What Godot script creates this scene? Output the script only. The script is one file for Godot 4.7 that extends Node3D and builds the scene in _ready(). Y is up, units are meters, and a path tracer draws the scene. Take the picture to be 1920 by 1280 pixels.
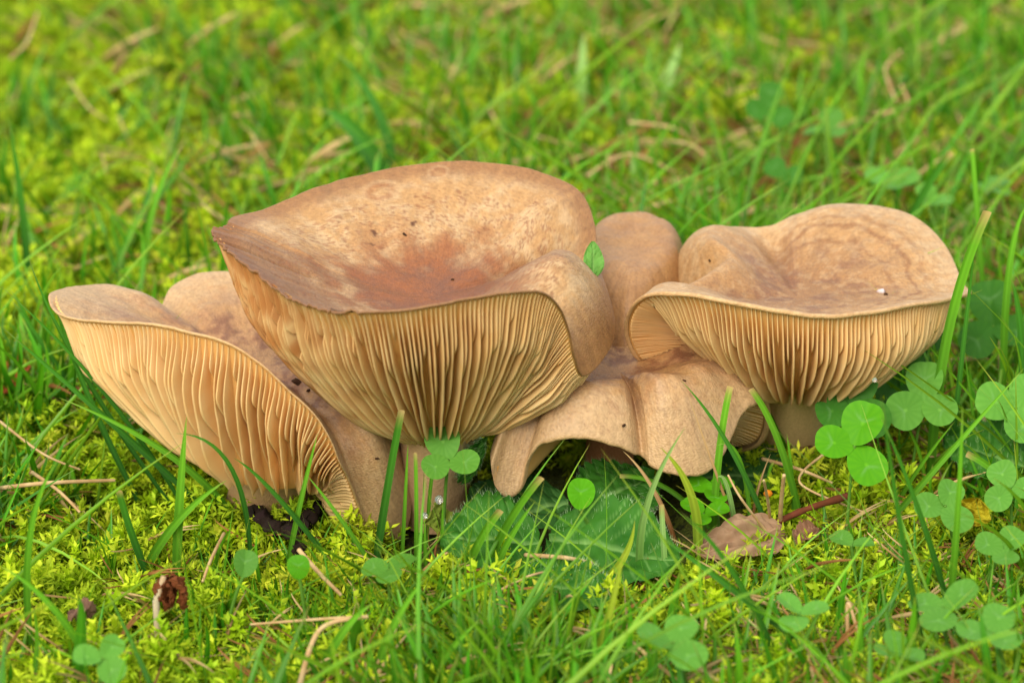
extends Node3D
# A cluster of five brown milk-cap like mushrooms in a mossy lawn, real size (caps about 10 cm), overcast daylight.

const PITCH := 22.0
const DIST := 0.9
const PXM := 7111.0          # photo pixels (1920 wide) per metre at the focus distance
const AIM := Vector3(0, 0.035, 0)
const SOIL := -0.011

var rng := RandomNumberGenerator.new()
var big := FastNoiseLite.new()
var fine := FastNoiseLite.new()
var cam_at: Vector3
var c_f: Vector3
var c_u: Vector3
var used := {}
var M := {}

# ---------------------------------------------------------------- helpers
func nz(n: FastNoiseLite, p: Vector3, f: float) -> float:
	f *= 100.0   # f in cycles per metre
	return clampf(n.get_noise_3d(p.x * f, p.y * f, p.z * f) * 1.7, -1.0, 1.0)

func ray(px: float, py: float) -> Vector3:
	return c_f * DIST + Vector3.RIGHT * ((px - 960.0) / PXM) + c_u * ((640.0 - py) / PXM)

func at(px: float, py: float, z: float) -> Vector3:      # a measured point at depth z
	var d := ray(px, py)
	return cam_at + d * ((z - cam_at.z) / d.z)

func on_level(px: float, py: float, y: float) -> Vector3: # a measured point at height y
	var d := ray(px, py)
	return cam_at + d * ((y - cam_at.y) / d.y)

func numbered(called: String) -> String:
	var n: int = used.get(called, 0)
	used[called] = n + 1
	return called if n == 0 else "%s_%03d" % [called, n]

func tag(o: Node, label: String, category: String, group := "", kind := "") -> void:
	if label: o.set_meta("label", label)
	if category: o.set_meta("category", category)
	if group: o.set_meta("group", group)
	if kind: o.set_meta("kind", kind)

func thing(called: String, where: Vector3, label: String, category: String, group := "") -> Node3D:
	var o := Node3D.new()
	o.name = numbered(called)
	add_child(o)
	o.position = where
	tag(o, label, category, group)
	return o

func put(called: String, mesh: Mesh, mat: Material, parent: Node = self) -> MeshInstance3D:
	var o := MeshInstance3D.new()
	o.name = numbered(called) if parent == self else called
	o.mesh = mesh
	for k in mesh.get_surface_count():
		if mat: mesh.surface_set_material(k, mat)
	parent.add_child(o, true)
	return o

# vertices, colours, triangles (clockwise seen from outside) with smooth normals
class Mb:
	var v := PackedVector3Array()
	var c := PackedColorArray()
	var i := PackedInt32Array()
	func add(p: Vector3, col: Color) -> int:
		v.append(p)
		c.append(col)
		return v.size() - 1
	func tri(a: int, b: int, d: int) -> void:
		i.append(a); i.append(b); i.append(d)
	func quad(a: int, b: int, d: int, e: int) -> void:
		i.append(a); i.append(b); i.append(d); i.append(a); i.append(d); i.append(e)
	func arrays() -> Array:
		var n := PackedVector3Array()
		n.resize(v.size())
		for k in range(0, i.size(), 3):
			var a := v[i[k]]
			var q := (v[i[k + 2]] - a).cross(v[i[k + 1]] - a)
			n[i[k]] += q
			n[i[k + 1]] += q
			n[i[k + 2]] += q
		for k in n.size():
			n[k] = n[k].normalized() if n[k].length_squared() > 1e-30 else Vector3.UP
		var out := []
		out.resize(Mesh.ARRAY_MAX)
		out[Mesh.ARRAY_VERTEX] = v
		out[Mesh.ARRAY_NORMAL] = n
		out[Mesh.ARRAY_COLOR] = c
		out[Mesh.ARRAY_INDEX] = i
		return out
	func mesh(into: ArrayMesh = null) -> ArrayMesh:
		var m := into if into else ArrayMesh.new()
		m.add_surface_from_arrays(Mesh.PRIMITIVE_TRIANGLES, arrays())
		return m

# a tube along points, radii per point
func tube(b: Mb, pts: PackedVector3Array, radii: PackedFloat32Array, cols: PackedColorArray, sides := 6) -> void:
	var start := b.v.size()
	var n := pts.size()
	var ref := Vector3(0.3, 0.1, 0.95)
	for k in n:
		var t := (pts[mini(k + 1, n - 1)] - pts[maxi(k - 1, 0)]).normalized()
		if absf(t.dot(ref)) > 0.98: ref = Vector3(0.9, 0.3, 0.1)
		var s := t.cross(ref).normalized()
		var w := t.cross(s)
		for j in sides:
			var a := TAU * j / sides
			b.add(pts[k] + (s * cos(a) + w * sin(a)) * radii[k], cols[k])
	for k in n - 1:
		for j in sides:
			var j2 := (j + 1) % sides
			b.quad(start + k * sides + j, start + (k + 1) * sides + j, start + (k + 1) * sides + j2, start + k * sides + j2)
	for e in [0, n - 1]:
		var cc := b.add(pts[e], cols[e])
		for j in sides:
			var j2 := (j + 1) % sides
			if e == 0: b.tri(cc, start + j, start + j2)
			else: b.tri(cc, start + e * sides + j2, start + e * sides + j)

func lin(r: float, g: float, bl: float) -> Color:
	return Color8(int(r), int(g), int(bl)).srgb_to_linear()

# ---------------------------------------------------------------- materials
func noise_tex(freq: float, octaves: int, dark: Color, light: Color, seed_: int, size := 512) -> ImageTexture:
	var n := FastNoiseLite.new()
	n.seed = seed_
	n.frequency = freq
	n.fractal_octaves = octaves
	var im := n.get_seamless_image(size, size)
	im.convert(Image.FORMAT_RGB8)
	for y in size:
		for x in size:
			var f := im.get_pixel(x, y).r
			im.set_pixel(x, y, dark.lerp(light, f))
	return ImageTexture.create_from_image(im)

func make_materials() -> void:
	var grain := noise_tex(0.035, 5, Color(0.86, 0.84, 0.81), Color(1, 1, 1), 5)
	var bumps := noise_tex(0.06, 4, Color(0, 0, 0), Color(1, 1, 1), 9)
	for d in [["cap", 0.5, 0.018], ["stem", 0.75, 0.02], ["gill", 0.7, 0.0], ["soil", 0.95, 0.3]]:
		var m := StandardMaterial3D.new()
		m.vertex_color_use_as_albedo = true
		m.roughness = d[1]
		m.metallic_specular = 0.45
		m.uv1_triplanar = true
		m.uv1_scale = Vector3.ONE * (45.0 if d[0] != "soil" else 12.0)
		if d[0] != "gill": m.albedo_texture = grain
		if d[2] > 0.0:
			m.heightmap_enabled = true
			m.heightmap_texture = bumps
			m.heightmap_scale = d[2]
		M[d[0]] = m
	M.gill.backlight_enabled = true
	M.gill.backlight = Color(0.66, 0.52, 0.28)
	for d in [["moss", 0.7, 0.75], ["grass", 0.45, 0.7], ["clover", 0.5, 0.5], ["broad", 0.6, 0.35], ["dry", 0.7, 0.3], ["twig", 0.85, 0.0]]:
		var m := StandardMaterial3D.new()
		m.vertex_color_use_as_albedo = true
		m.roughness = d[1]
		m.metallic_specular = 0.4 if d[0] == "grass" else 0.22
		if d[2] > 0.0:
			m.backlight_enabled = true
			m.backlight = Color(0.95, 1.0, 0.35) * d[2] if d[0] != "dry" else Color(1, 0.8, 0.6) * d[2]
		M[d[0]] = m
	var w := StandardMaterial3D.new()
	w.albedo_color = Color(1, 1, 1, 0.1)
	w.transparency = BaseMaterial3D.TRANSPARENCY_ALPHA
	w.refraction_enabled = true
	w.refraction_scale = 0.033
	w.roughness = 0.0
	M.water = w

# ---------------------------------------------------------------- mushrooms
class Cap:
	var R: Array[Vector3] = []      # margin, in order round the cap
	var lift: Array[float] = []     # ridge inside the margin, metres
	var belly: Array[float] = []    # how far the underside bulges outwards, metres
	var top: Vector3                # centre of the upper surface
	var stem: Vector3               # centre of the stem's top
	var rs := 0.01
	var p := 1.8
	var lip := 0.0004
	var base: Vector3
	var push := 0.0                 # how far the ridge also leans forward
	func f4(a: float, b: float, c: float, d: float, f: float) -> float:
		return 0.5 * (2.0 * b + (c - a) * f + (2.0 * a - 5.0 * b + 4.0 * c - d) * f * f + (3.0 * b - a - 3.0 * c + d) * f * f * f)
	func k4(u: float) -> Array:
		var n := R.size()
		var i := int(floor(u)) % n
		if i < 0: i += n
		return [(i + n - 1) % n, i, (i + 1) % n, (i + 2) % n, u - floor(u)]
	func rim(u: float) -> Vector3:
		var k := k4(u)
		return R[k[1]].cubic_interpolate(R[k[2]], R[k[0]], R[k[3]], k[4])
	func num(a: Array[float], u: float) -> float:
		var k := k4(u)
		return f4(a[k[0]], a[k[1]], a[k[2]], a[k[3]], k[4])
	func upper(r: Vector3, dy: float, t: float) -> Vector3:
		return Vector3(lerpf(top.x, r.x, t), lerpf(top.y, r.y, pow(t, p)) + dy * sin(PI * pow(t, 2.2)), lerpf(top.z, r.z, t) + push * maxf(dy - 0.004, 0.0) * sin(PI * pow(t, 2.2)))
	func under(u: float, s: float) -> Vector3:
		var r := rim(u)
		var d := stem - r
		d = d.normalized()
		r += d * lip * 2.0
		var h := Vector3(r.x - stem.x, 0, r.z - stem.z)
		h = h.normalized()
		var e := stem + h * rs
		var c := (r + e) * 0.5 + (h * 0.75 - Vector3.UP * 0.65) * num(belly, u) * 2.0
		return r.lerp(c, s).lerp(c.lerp(e, s), s)

func make_cap(rows: Array, top: Vector3, stem: Vector3, rs: float, p: float, lip: float, base: Vector3) -> Cap:
	var c := Cap.new()
	for r in rows:
		c.R.append(at(r[0], r[1], r[2] * 0.001) - base)
		c.lift.append(r[3] * 0.001)
		c.belly.append(r[4] * 0.001)
	c.top = top - base
	c.stem = stem - base
	c.rs = rs
	c.p = p
	c.lip = lip
	c.base = base
	return c

func cap_color(style: String, q: Vector3, u: float, t: float) -> Color:
	var n1 := nz(big, q, 90.0) * 0.5 + 0.5
	var n2 := nz(big, q + Vector3(3, 1, 2), 260.0) * 0.5 + 0.5
	var n3 := nz(fine, q, 900.0) * 0.5 + 0.5
	var tan_ := lin(208, 164, 110)
	var brown := lin(146, 94, 52)
	var plum := lin(138, 92, 68)
	var orange := lin(166, 102, 56)
	var pale := lin(228, 196, 152)
	var c := tan_
	match style:
		"funnel":
			var f := smoothstep(0.25, 0.72, t + (n1 - 0.5) * 0.25)
			c = orange.lerp(plum, 0.85 * smoothstep(0.15, 0.85, n2 * 0.4 + n1 * 0.6)).lerp(tan_, f)
			c = c.lerp(pale, f * smoothstep(0.35, 0.75, n2 * 0.5 + n1 * 0.5) * 0.8 * smoothstep(0.97, 0.85, t))
			c = c.lerp(brown, smoothstep(0.84, 0.97, t + (n2 - 0.5) * 0.08) * 0.6)
			c = c.lerp(brown, 0.6 * smoothstep(26.5, 28.5, u) + 0.75 * smoothstep(7.0, 2.0, u) * smoothstep(0.35, 0.7, t))
			c = c.lerp(plum, 0.55 * smoothstep(11.5, 13.5, u) * smoothstep(18.0, 16.5, u) * smoothstep(0.85, 0.5, t + (n2 - 0.5) * 0.3))
			if n2 > 0.58 and n3 > 0.52 and t > 0.5 and t < 0.8: c = c.lerp(orange * 0.8, 0.55)
			for sp in [[23.6, 0.86, 0.010, 0.9], [22.3, 0.93, 0.006, 0.6], [24.2, 0.62, 0.004, -1.0], [23.0, 0.60, 0.004, -1.0], [24.5, 0.56, 0.003, -0.8]]:
				var d: float = Vector2((u - sp[0]) * 0.010, (t - sp[1]) * 0.05).length() / (sp[2] * 0.3)
				if sp[3] > 0.0: c = c.lerp(orange, 0.6 * sp[3] * smoothstep(0.5, 0.0, absf(d - 0.8) + (n3 - 0.5) * 0.5)).lerp(pale, 0.3 * smoothstep(0.35, 0.1, absf(d - 1.2)))
				else: c = c.lerp(brown * 0.6, -sp[3] * smoothstep(1.0, 0.5, d + (n3 - 0.5)))
		"dish":
			c = tan_.lerp(brown, smoothstep(0.8, 0.15, t + (n1 - 0.5) * 0.25) * 0.55)
			var ringed := smoothstep(20.5, 22.0, u) + smoothstep(3.0, 1.5, u)
			for rg in [[0.58, 0.5], [0.70, 0.65], [0.79, 0.45]]:
				c = c.lerp(brown, ringed * rg[1] * smoothstep(0.03, 0.0, absf(t - rg[0] - (n1 - 0.5) * 0.06 - (n3 - 0.5) * 0.02)))
			c = c.lerp(plum, smoothstep(0.42, 0.75, n1) * 0.6 * smoothstep(0.8, 0.4, t))
			c = c.lerp(brown, 0.55 * smoothstep(1.6, 0.2, absf(u - 21.0)) * smoothstep(0.95, 0.6, t))
			c = c.lerp(pale, smoothstep(0.72, 1.0, t + (n2 - 0.5) * 0.2) * 0.55 + 0.25 * smoothstep(0.5, 0.8, n2))
		"pinkish":
			c = tan_.lerp(lin(198, 152, 112), n1)
			c = c.lerp(plum, smoothstep(0.35, 0.75, n2 * 0.5 + n1 * 0.5) * 0.75 * smoothstep(1.0, 0.5, t))
			c = c.lerp(pale, smoothstep(0.5, 1.0, t + (n2 - 0.5) * 0.3) * 0.75)
		"dome":
			c = lin(206, 160, 106).lerp(brown, n1 * 0.35)
			c = c.lerp(plum, n2 * 0.2)
	if n3 > 0.78: c = c.lerp(lin(96, 60, 40), 0.35)
	c *= 1.0 + 0.16 * big.get_noise_2d(u * 420.0, t * 90.0 + u)
	return c * (0.72 + 0.28 * n3) * Color(0.92, 0.87, 0.78)

func gill_color(q: Vector3, s: float, style: String) -> Color:
	var n := nz(big, q, 120.0) * 0.5 + 0.5
	var c := lin(244, 212, 148).lerp(lin(236, 194, 122), n)
	if style == "funnel":
		var st := smoothstep(0.35, 0.95, nz(big, q + Vector3(9, 4, 1), 110.0) * 0.35 + 0.3 + 0.55 * smoothstep(-0.03, -0.065, q.x))
		c = c.lerp(lin(196, 124, 56), st * 0.8)
	return c

func build_cap(c: Cap, style: String, parent: Node3D, nu: int, nt: int) -> MeshInstance3D:
	var b := Mb.new()
	var n := c.R.size()
	var lips := 5
	for k in nu:
		var u := float(k) * n / nu
		var r := c.rim(u)
		r += Vector3(0, nz(fine, r + c.base, 60.0) * 0.00025, 0)
		if style == "funnel" and (u > 27.5 or u < 4.5): r += Vector3(nz(fine, r, 420.0), nz(fine, r + Vector3.ONE, 420.0), nz(fine, r - Vector3.ONE, 420.0)) * 0.0007
		var dy := c.num(c.lift, u)
		var lip := c.lip * (0.8 + 0.7 * nz(fine, r + c.base, 130.0) * 0.5 + 0.2)
		var prev: Vector3
		for j in nt + 1:
			var t := pow(float(j) / nt, 0.8)
			var q := c.upper(r, dy, t)
			var w := q + c.base
			q.y += (nz(big, w, 32.0) * 0.0010 + nz(big, w, 160.0) * 0.00012) * smoothstep(0.0, 0.2, t) * smoothstep(1.0, 0.85, t)
			if j < nt: prev = q
			b.add(q, cap_color(style, w, u, t))
		var o := (r - prev).normalized()
		var d := (c.under(u, 0.06) - r)
		d = (d - o * d.dot(o)).normalized()
		for j in range(1, lips + 1):
			var a := PI * j / lips
			b.add(r + o * lip * sin(a) + d * c.lip * (1.0 - cos(a)), cap_color(style, r + c.base, u, 0.95).lerp(lin(226, 182, 124) if style != "funnel" else lin(142, 104, 66), float(j) / lips))
	var rowlen := nt + 1 + lips
	for k in nu:
		var k2 := (k + 1) % nu
		for j in rowlen - 1:
			b.quad(k * rowlen + j, k * rowlen + j + 1, k2 * rowlen + j + 1, k2 * rowlen + j)
	var m := b.mesh()
	var b2 := Mb.new()
	var ns := 30
	for k in nu:
		var u := float(k) * n / nu
		for j in ns + 1:
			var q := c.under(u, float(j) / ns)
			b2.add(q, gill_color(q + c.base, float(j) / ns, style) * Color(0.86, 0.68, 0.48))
	for k in nu:
		var k2 := (k + 1) % nu
		for j in ns:
			b2.quad(k * (ns + 1) + j, k * (ns + 1) + j + 1, k2 * (ns + 1) + j + 1, k2 * (ns + 1) + j)
	b2.mesh(m)
	m.surface_set_material(0, M.cap)
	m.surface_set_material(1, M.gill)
	return put("cap", m, null, parent)

func build_gills(c: Cap, style: String, cap: Node3D, from: float, to: float, spacing: float, deep: float, worn_from := -1.0, worn_to := -1.0) -> int:
	var us := PackedFloat32Array()
	var ls := PackedFloat32Array()
	var prev := c.rim(from)
	var total := 0.0
	var N := 900
	for k in N + 1:
		var u := lerpf(from, to, float(k) / N)
		var q := c.rim(u)
		total += q.distance_to(prev)
		prev = q
		us.append(u)
		ls.append(total)
	var count := int(total / spacing)
	var k := 0
	var pattern := [1.0, 0.4, 0.86, 0.3, 1.0, 0.7, 0.34, 1.0, 0.5, 0.9, 0.28, 1.0, 0.62]
	var made := 0
	for g in count:
		var want := (g + 0.5 + rng.randf_range(-0.16, 0.16)) * spacing
		while k < N and ls[k + 1] < want: k += 1
		var u := lerpf(us[k], us[mini(k + 1, N)], clampf((want - ls[k]) / maxf(ls[mini(k + 1, N)] - ls[k], 1e-7), 0, 1))
		var e: float = pattern[g % pattern.size()]
		var full := e > 0.99
		if not full: e = clampf(e + rng.randf_range(-0.1, 0.1), 0.18, 0.93)
		var s0 := 0.008
		var gap := -1.0
		if u > worn_from and u < worn_to:
			if rng.randf() < 0.7: gap = rng.randf_range(0.06, 0.26)
		var b := Mb.new()
		var segs := 26 if e > 0.5 else 16
		var phase := rng.randf() * 100.0
		var dk := deep * rng.randf_range(0.85, 1.12)
		var thick := rng.randf_range(0.00018, 0.00025)
		var tint := rng.randf_range(0.93, 1.05)
		for j in segs + 1:
			var x := float(j) / segs
			var s := lerpf(s0, e, x)
			var q := c.under(u, s)
			var du := (c.under(u + 0.02, s) - c.under(u - 0.02, s)).normalized()
			var ds := (c.under(u, minf(s + 0.01, 1.0)) - c.under(u, s - 0.01)).normalized()
			var nn := ds.cross(du).normalized()
			if nn.dot(q - c.stem) < 0.0 and nn.y > 0.0: nn = -nn
			var d := dk * (0.10 + 0.90 * smoothstep(0.0, 0.3, s))
			if full: d *= 1.0 - 0.45 * smoothstep(0.75, 1.0, x)
			else: d *= 1.0 - smoothstep(0.45, 1.0, x)
			d *= 1.0 + 0.10 * big.get_noise_2d(phase * 7.0, s * 200.0)
			if gap > 0.0: d *= 1.0 - 0.97 * smoothstep(0.09, 0.03, absf(s - gap))
			var side := big.get_noise_2d(phase, s * 130.0) * 0.00045 * smoothstep(0.05, 0.5, s)
			var lean := big.get_noise_2d(phase + 40.0, s * 60.0) * 0.14
			var o := q + du * side
			var ed := (nn + du * lean).normalized()
			var col := gill_color(q + c.base, s, style) * tint
			var th := thick * (0.7 + 0.5 * smoothstep(0.0, 0.4, s))
			if j == segs: th *= 0.3
			b.add(o - nn * 0.0006 + du * th * 1.7, col)
			b.add(o + ed * d * 0.9 + du * th, col)
			b.add(o + ed * d, col)
			b.add(o + ed * d * 0.9 - du * th, col)
			b.add(o - nn * 0.0006 - du * th * 1.7, col)
		for j in segs:
			for a in 4:
				b.quad(j * 5 + a, j * 5 + a + 1, (j + 1) * 5 + a + 1, (j + 1) * 5 + a)
		put("gill", b.mesh(), M.gill, cap)
		made += 1
	return made

func build_stem(c: Cap, parent: Node3D, foot: Vector3, r0: float, r1: float, col: Color) -> void:
	var b := Mb.new()
	var nu := 48
	var nt := 26
	for k in nu:
		var a := TAU * k / nu
		for j in nt + 1:
			var t := float(j) / nt
			var mid := (c.stem + Vector3(0, 0.004, 0)).lerp(foot, t)
			var r := lerpf(r0, r1, smoothstep(0.1, 0.9, t)) * (1.0 + 0.25 * smoothstep(0.2, 0.0, t))
			var w := mid + c.base
			r *= 1.0 + 0.10 * big.get_noise_3d(cos(a) * 60.0 + c.base.x * 900.0, t * 70.0, sin(a) * 60.0)
			var q := mid + Vector3(cos(a), 0, sin(a)) * r
			var n1 := big.get_noise_3d(a * 90.0, t * 22.0, w.x * 300.0) * 0.5 + 0.5
			b.add(q, col.lerp(lin(168, 122, 82), n1 * 0.6 * t + 0.12 * n1))
	for k in nu:
		var k2 := (k + 1) % nu
		for j in nt:
			b.quad(k * (nt + 1) + j, k * (nt + 1) + j + 1, k2 * (nt + 1) + j + 1, k2 * (nt + 1) + j)
	put("stem", b.mesh(), M.stem, parent)

func surf_at(c: Cap, px: float, py: float) -> Vector3:   # the point of a cap's upper surface seen at a measured place
	var best := Vector3.ZERO
	var score := 1e9
	var far_ := c_f
	for k in 400:
		var u := k * c.R.size() / 400.0
		var r := c.rim(u)
		var dy := c.num(c.lift, u)
		for j in 60:
			var q := c.upper(r, dy, j / 59.0) + c.base
			var d := q - cam_at
			var e := (d / d.dot(c_f) * DIST - ray(px, py)).length()
			if e < 0.0004 and d.dot(c_f) < score:
				score = d.dot(c_f)
				best = q
	return best

func crumb(c: Cap, px: float, py: float, r: float, label: String) -> void:
	var q := surf_at(c, px, py)
	if q == Vector3.ZERO: return
	var sp := SphereMesh.new()
	sp.radius = r
	sp.height = r * 2.0
	sp.radial_segments = 12
	sp.rings = 7
	var b := Mb.new()
	var a := sp.get_mesh_arrays()
	for v in a[Mesh.ARRAY_VERTEX]:
		b.add(v * (1.0 + 0.45 * nz(fine, v + q, 500.0)) * Vector3(1.4, 0.7, 1.0), lin(46, 32, 24).lerp(lin(78, 54, 36), rng.randf()))
	b.i = a[Mesh.ARRAY_INDEX]
	var o := put("soil_crumb", b.mesh(), M.twig)
	o.position = q + Vector3(0, r * 0.3, 0)
	o.rotation = Vector3(0.3, rng.randf() * 6.0, 0.2)
	tag(o, label, "soil crumb", "soil crumbs on the caps")

func mushrooms() -> void:
	var base: Vector3
	var o: Node3D
	var c: Cap
	var cap: Node3D
	# --- tall funnel in the middle: margin as [photo x, photo y, depth mm, ridge mm, belly mm]
	var rows := [[397, 432, 30, 2, 4], [440, 478, 45, 0, 6], [500, 525, 60, 0, 5], [560, 563, 70, 0, 4], [630, 582, 78, 0, 3], [720, 581, 80, 0, 3], [800, 571, 79, 0, 3], [880, 557, 76, 0, 3],
		[960, 544, 71, 0, 2], [1015, 545, 66, 1, 2], [1050, 575, 61, 3, 1], [1068, 620, 57, 6, 0], [1078, 665, 54, 9, 0], [1096, 702, 48, 15, 0], [1138, 662, 36, 20, 0], [1154, 610, 22, 17, 0],
		[1140, 548, 7, 10, 0], [1116, 480, -6, -3, 2], [1114, 420, -15, 2, 4], [1085, 358, -22, 3, 4], [1020, 326, -26, 1, 4], [940, 309, -28, 1, 4], [850, 303, -28, 1, 4], [760, 312, -25, 1, 4],
		[660, 332, -19, 1, 4], [580, 358, -10, 1, 4], [500, 390, 0, 1, 4], [440, 407, 10, 2, 4], [424, 424, 19, 2, 3]]
	base = on_level(815, 975, -0.006)
	o = thing("mushroom", base, "tallest mushroom, wide tan funnel cap with one side folded down", "mushroom", "mushrooms growing in one clump")
	c = make_cap(rows, at(800, 558, 0.022), at(822, 796, 0.036), 0.0095, 1.7, 0.00035, base)
	cap = build_cap(c, "funnel", o, 420, 110)
	build_gills(c, "funnel", cap, -2.0, 14.2, 0.00124, 0.0044, -2.0, 4.2)
	crumb(c, 848, 522, 0.0004, "tiny dark crumb in the funnel cap's bowl")
	crumb(c, 757, 440, 0.0006, "dark fleck on the funnel cap's inner wall")
	build_stem(c, o, Vector3(0, 0, 0), 0.0098, 0.0088, lin(222, 184, 136))
	# --- two lobed dish
	rows = [[1815, 547, -4, 0, 3], [1760, 560, 10, 0, 5], [1700, 570, 20, 0, 6], [1640, 580, 28, 0, 6], [1560, 588, 34, 0, 5], [1480, 581, 36, 0, 5], [1400, 568, 36, 0, 5], [1320, 553, 34, 1, 4],
		[1255, 546, 31, 3, 2], [1205, 554, 26, 5, -1], [1177, 585, 21, 8, -5], [1172, 625, 16, 10, -7], [1190, 668, 12, 13, -8], [1225, 697, 6, 17, -8], [1265, 706, -2, 20, -5], [1295, 690, -14, 21, 0],
		[1272, 610, -24, 19, 0], [1264, 525, -32, 13, 0], [1277, 466, -38, 9, 0], [1312, 431, -43, 6, 0], [1375, 424, -44, 3, 0], [1440, 425, -43, -1, 3], [1490, 403, -46, 2, 3], [1560, 383, -50, 3, 3],
		[1650, 386, -49, 3, 3], [1720, 411, -43, 2, 3], [1770, 457, -33, 2, 3], [1792, 503, -21, 1, 3], [1806, 533, -11, 0, 3]]
	base = on_level(1475, 850, -0.006)
	o = thing("mushroom", base, "two lobed mushroom with faint rings on its dished cap, beside the clover", "mushroom", "mushrooms growing in one clump")
	c = make_cap(rows, at(1495, 556, -0.003), at(1490, 722, 0.002), 0.0072, 1.8, 0.0006, base)
	cap = build_cap(c, "dish", o, 420, 110)
	build_gills(c, "dish", cap, 0.2, 14.6, 0.00138, 0.0042)
	var pit := surf_at(c, 1652, 546)
	if pit != Vector3.ZERO:
		var pb := Mb.new()
		var pp := pit - base + Vector3(0, 0.0003, 0.0002)
		tube(pb, PackedVector3Array([pp - Vector3(0.0012, 0, 0), pp - Vector3(0.0006, 0, 0), pp + Vector3(0.0006, 0.0001, 0), pp + Vector3(0.0012, 0, 0)]), PackedFloat32Array([0.0002, 0.0007, 0.0008, 0.0002]), PackedColorArray([lin(150, 120, 110), lin(186, 172, 166), lin(206, 196, 194), lin(90, 60, 50)]), 10)
		put("white_pit", pb.mesh(), M.twig, o)
	crumb(c, 1660, 552, 0.0005, "dark crumb beside the ringed cap's white pit")
	crumb(c, 1330, 487, 0.0004, "tiny crumb on the ringed cap's smaller lobe")
	build_stem(c, o, Vector3.ZERO, 0.0084, 0.0098, lin(232, 196, 136))
	# --- tilted one with broad open gills
	rows = [[95, 553, 12, 2, 3], [115, 588, 22, 0, 3], [190, 600, 34, 0, 3], [270, 603, 43, 0, 3], [350, 619, 50, 0, 3], [430, 643, 55, 0, 2], [490, 682, 58, 0, 1], [540, 728, 60, 1, 1],
		[590, 775, 61, 2, 0], [620, 822, 61, 4, 0], [638, 866, 59, 6, -1], [658, 905, 53, 9, -3], [690, 985, 43, 13, -4], [733, 1022, 39, 16, -4], [765, 985, 36, 18, -3], [772, 920, 31, 18, 0],
		[760, 840, 20, 18, 0], [710, 720, -4, 8, 0], [600, 590, -20, 4, 0], [500, 522, -28, 3, 0], [430, 510, -32, 2, 0], [370, 514, -33, 2, 0], [322, 537, -30, 2, 3], [300, 574, -22, 0, 4],
		[265, 551, -20, 2, 0], [215, 534, -16, 3, 0], [170, 534, -10, 2, 0], [122, 541, 1, 3, 3]]
	base = on_level(500, 975, -0.009)
	o = thing("mushroom", base, "low tilted mushroom with broad open pale gills and a cap drooping to the grass", "mushroom", "mushrooms growing in one clump")
	c = make_cap(rows, at(480, 690, 0.012), at(528, 874, 0.036), 0.014, 1.7, 0.0004, base)
	c.push = 1.2
	cap = build_cap(c, "pinkish", o, 420, 110)
	build_gills(c, "pinkish", cap, -1.0, 13.5, 0.00165, 0.0056)
	crumb(c, 562, 718, 0.0011, "largest soil crumb, on the tilted cap close under the funnel")
	crumb(c, 580, 736, 0.0007, "smaller soil crumb near the largest one")
	crumb(c, 705, 860, 0.0005, "soil fleck on the drooping cap edge")
	build_stem(c, o, Vector3.ZERO, 0.0112, 0.012, lin(214, 172, 122))
	# --- low saddle in front
	rows = [[920, 862, 46, 9, -2], [930, 910, 46, 9, -2], [955, 925, 46, 8, -2], [978, 905, 46, 7, -3], [988, 862, 47, 7, -3], [1012, 828, 48, 7, -3], [1060, 816, 49, 8, -3], [1120, 821, 49, 8, -3],
		[1172, 836, 47, 7, -3], [1190, 844, 45, 5, -3], [1202, 845, 42, 2, -3], [1214, 855, 44, 5, -3], [1222, 868, 45, 8, -3], [1255, 883, 46, 12, -3], [1300, 888, 45, 12, -3], [1335, 876, 42, 11, -3], [1358, 846, 38, 10, -3], [1374, 810, 34, 9, -3],
		[1392, 772, 29, 7, -4], [1422, 748, 23, 6, -4], [1443, 758, 15, 9, -4], [1443, 800, 8, 13, -4], [1420, 834, 2, 15, -4], [1350, 840, -10, 14, -3], [1260, 815, -20, 10, -2], [1170, 780, -24, 6, 0], [1080, 770, -20, 6, 0],
		[990, 790, -6, 8, 0], [940, 820, 14, 10, -2], [922, 838, 32, 10, -2]]
	base = on_level(1140, 905, -0.006)
	o = thing("mushroom", base, "small pale mushroom draped low like a saddle, an arched dark gap under its margin", "mushroom", "mushrooms growing in one clump")
	c = make_cap(rows, at(1160, 690, 0.014), at(1150, 745, 0.012), 0.006, 3.0, 0.0009, base)
	cap = build_cap(c, "pinkish", o, 360, 90)
	build_gills(c, "pinkish", cap, 4.2, 23.0, 0.0016, 0.0018)
	crumb(c, 1168, 800, 0.0006, "dark fleck near the crease of the saddle shaped cap")
	crumb(c, 1232, 780, 0.0005, "reddish fleck on the saddle shaped cap's rounder lobe")
	crumb(c, 1290, 845, 0.0005, "low fleck near the saddle shaped cap's bottom edge")
	crumb(c, 1285, 715, 0.0005, "fleck on top of the saddle shaped cap's rounder lobe")
	build_stem(c, o, Vector3.ZERO, 0.0065, 0.0065, lin(190, 128, 82))
	# --- rounded cap squeezed in behind
	rows = [[1070, 560, -34, 4, 0], [1092, 650, -10, 4, 0], [1140, 690, 0, 3, 0], [1180, 706, 3, 3, 0], [1230, 695, -4, 3, 0], [1275, 640, -20, 3, 0], [1295, 560, -36, 4, 0], [1284, 480, -54, 4, 0],
		[1245, 440, -62, 4, 0], [1195, 425, -65, 4, 0], [1130, 438, -62, 4, 0], [1085, 485, -50, 4, 0]]
	base = on_level(1185, 800, -0.006)
	o = thing("mushroom", base, "smooth rounded brown mushroom cap squeezed in between the funnel and the two lobed one", "mushroom", "mushrooms growing in one clump")
	c = make_cap(rows, at(1195, 470, -0.032), at(1190, 640, -0.026), 0.007, 3.0, 0.0006, base)
	cap = build_cap(c, "dome", o, 240, 80)
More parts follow.
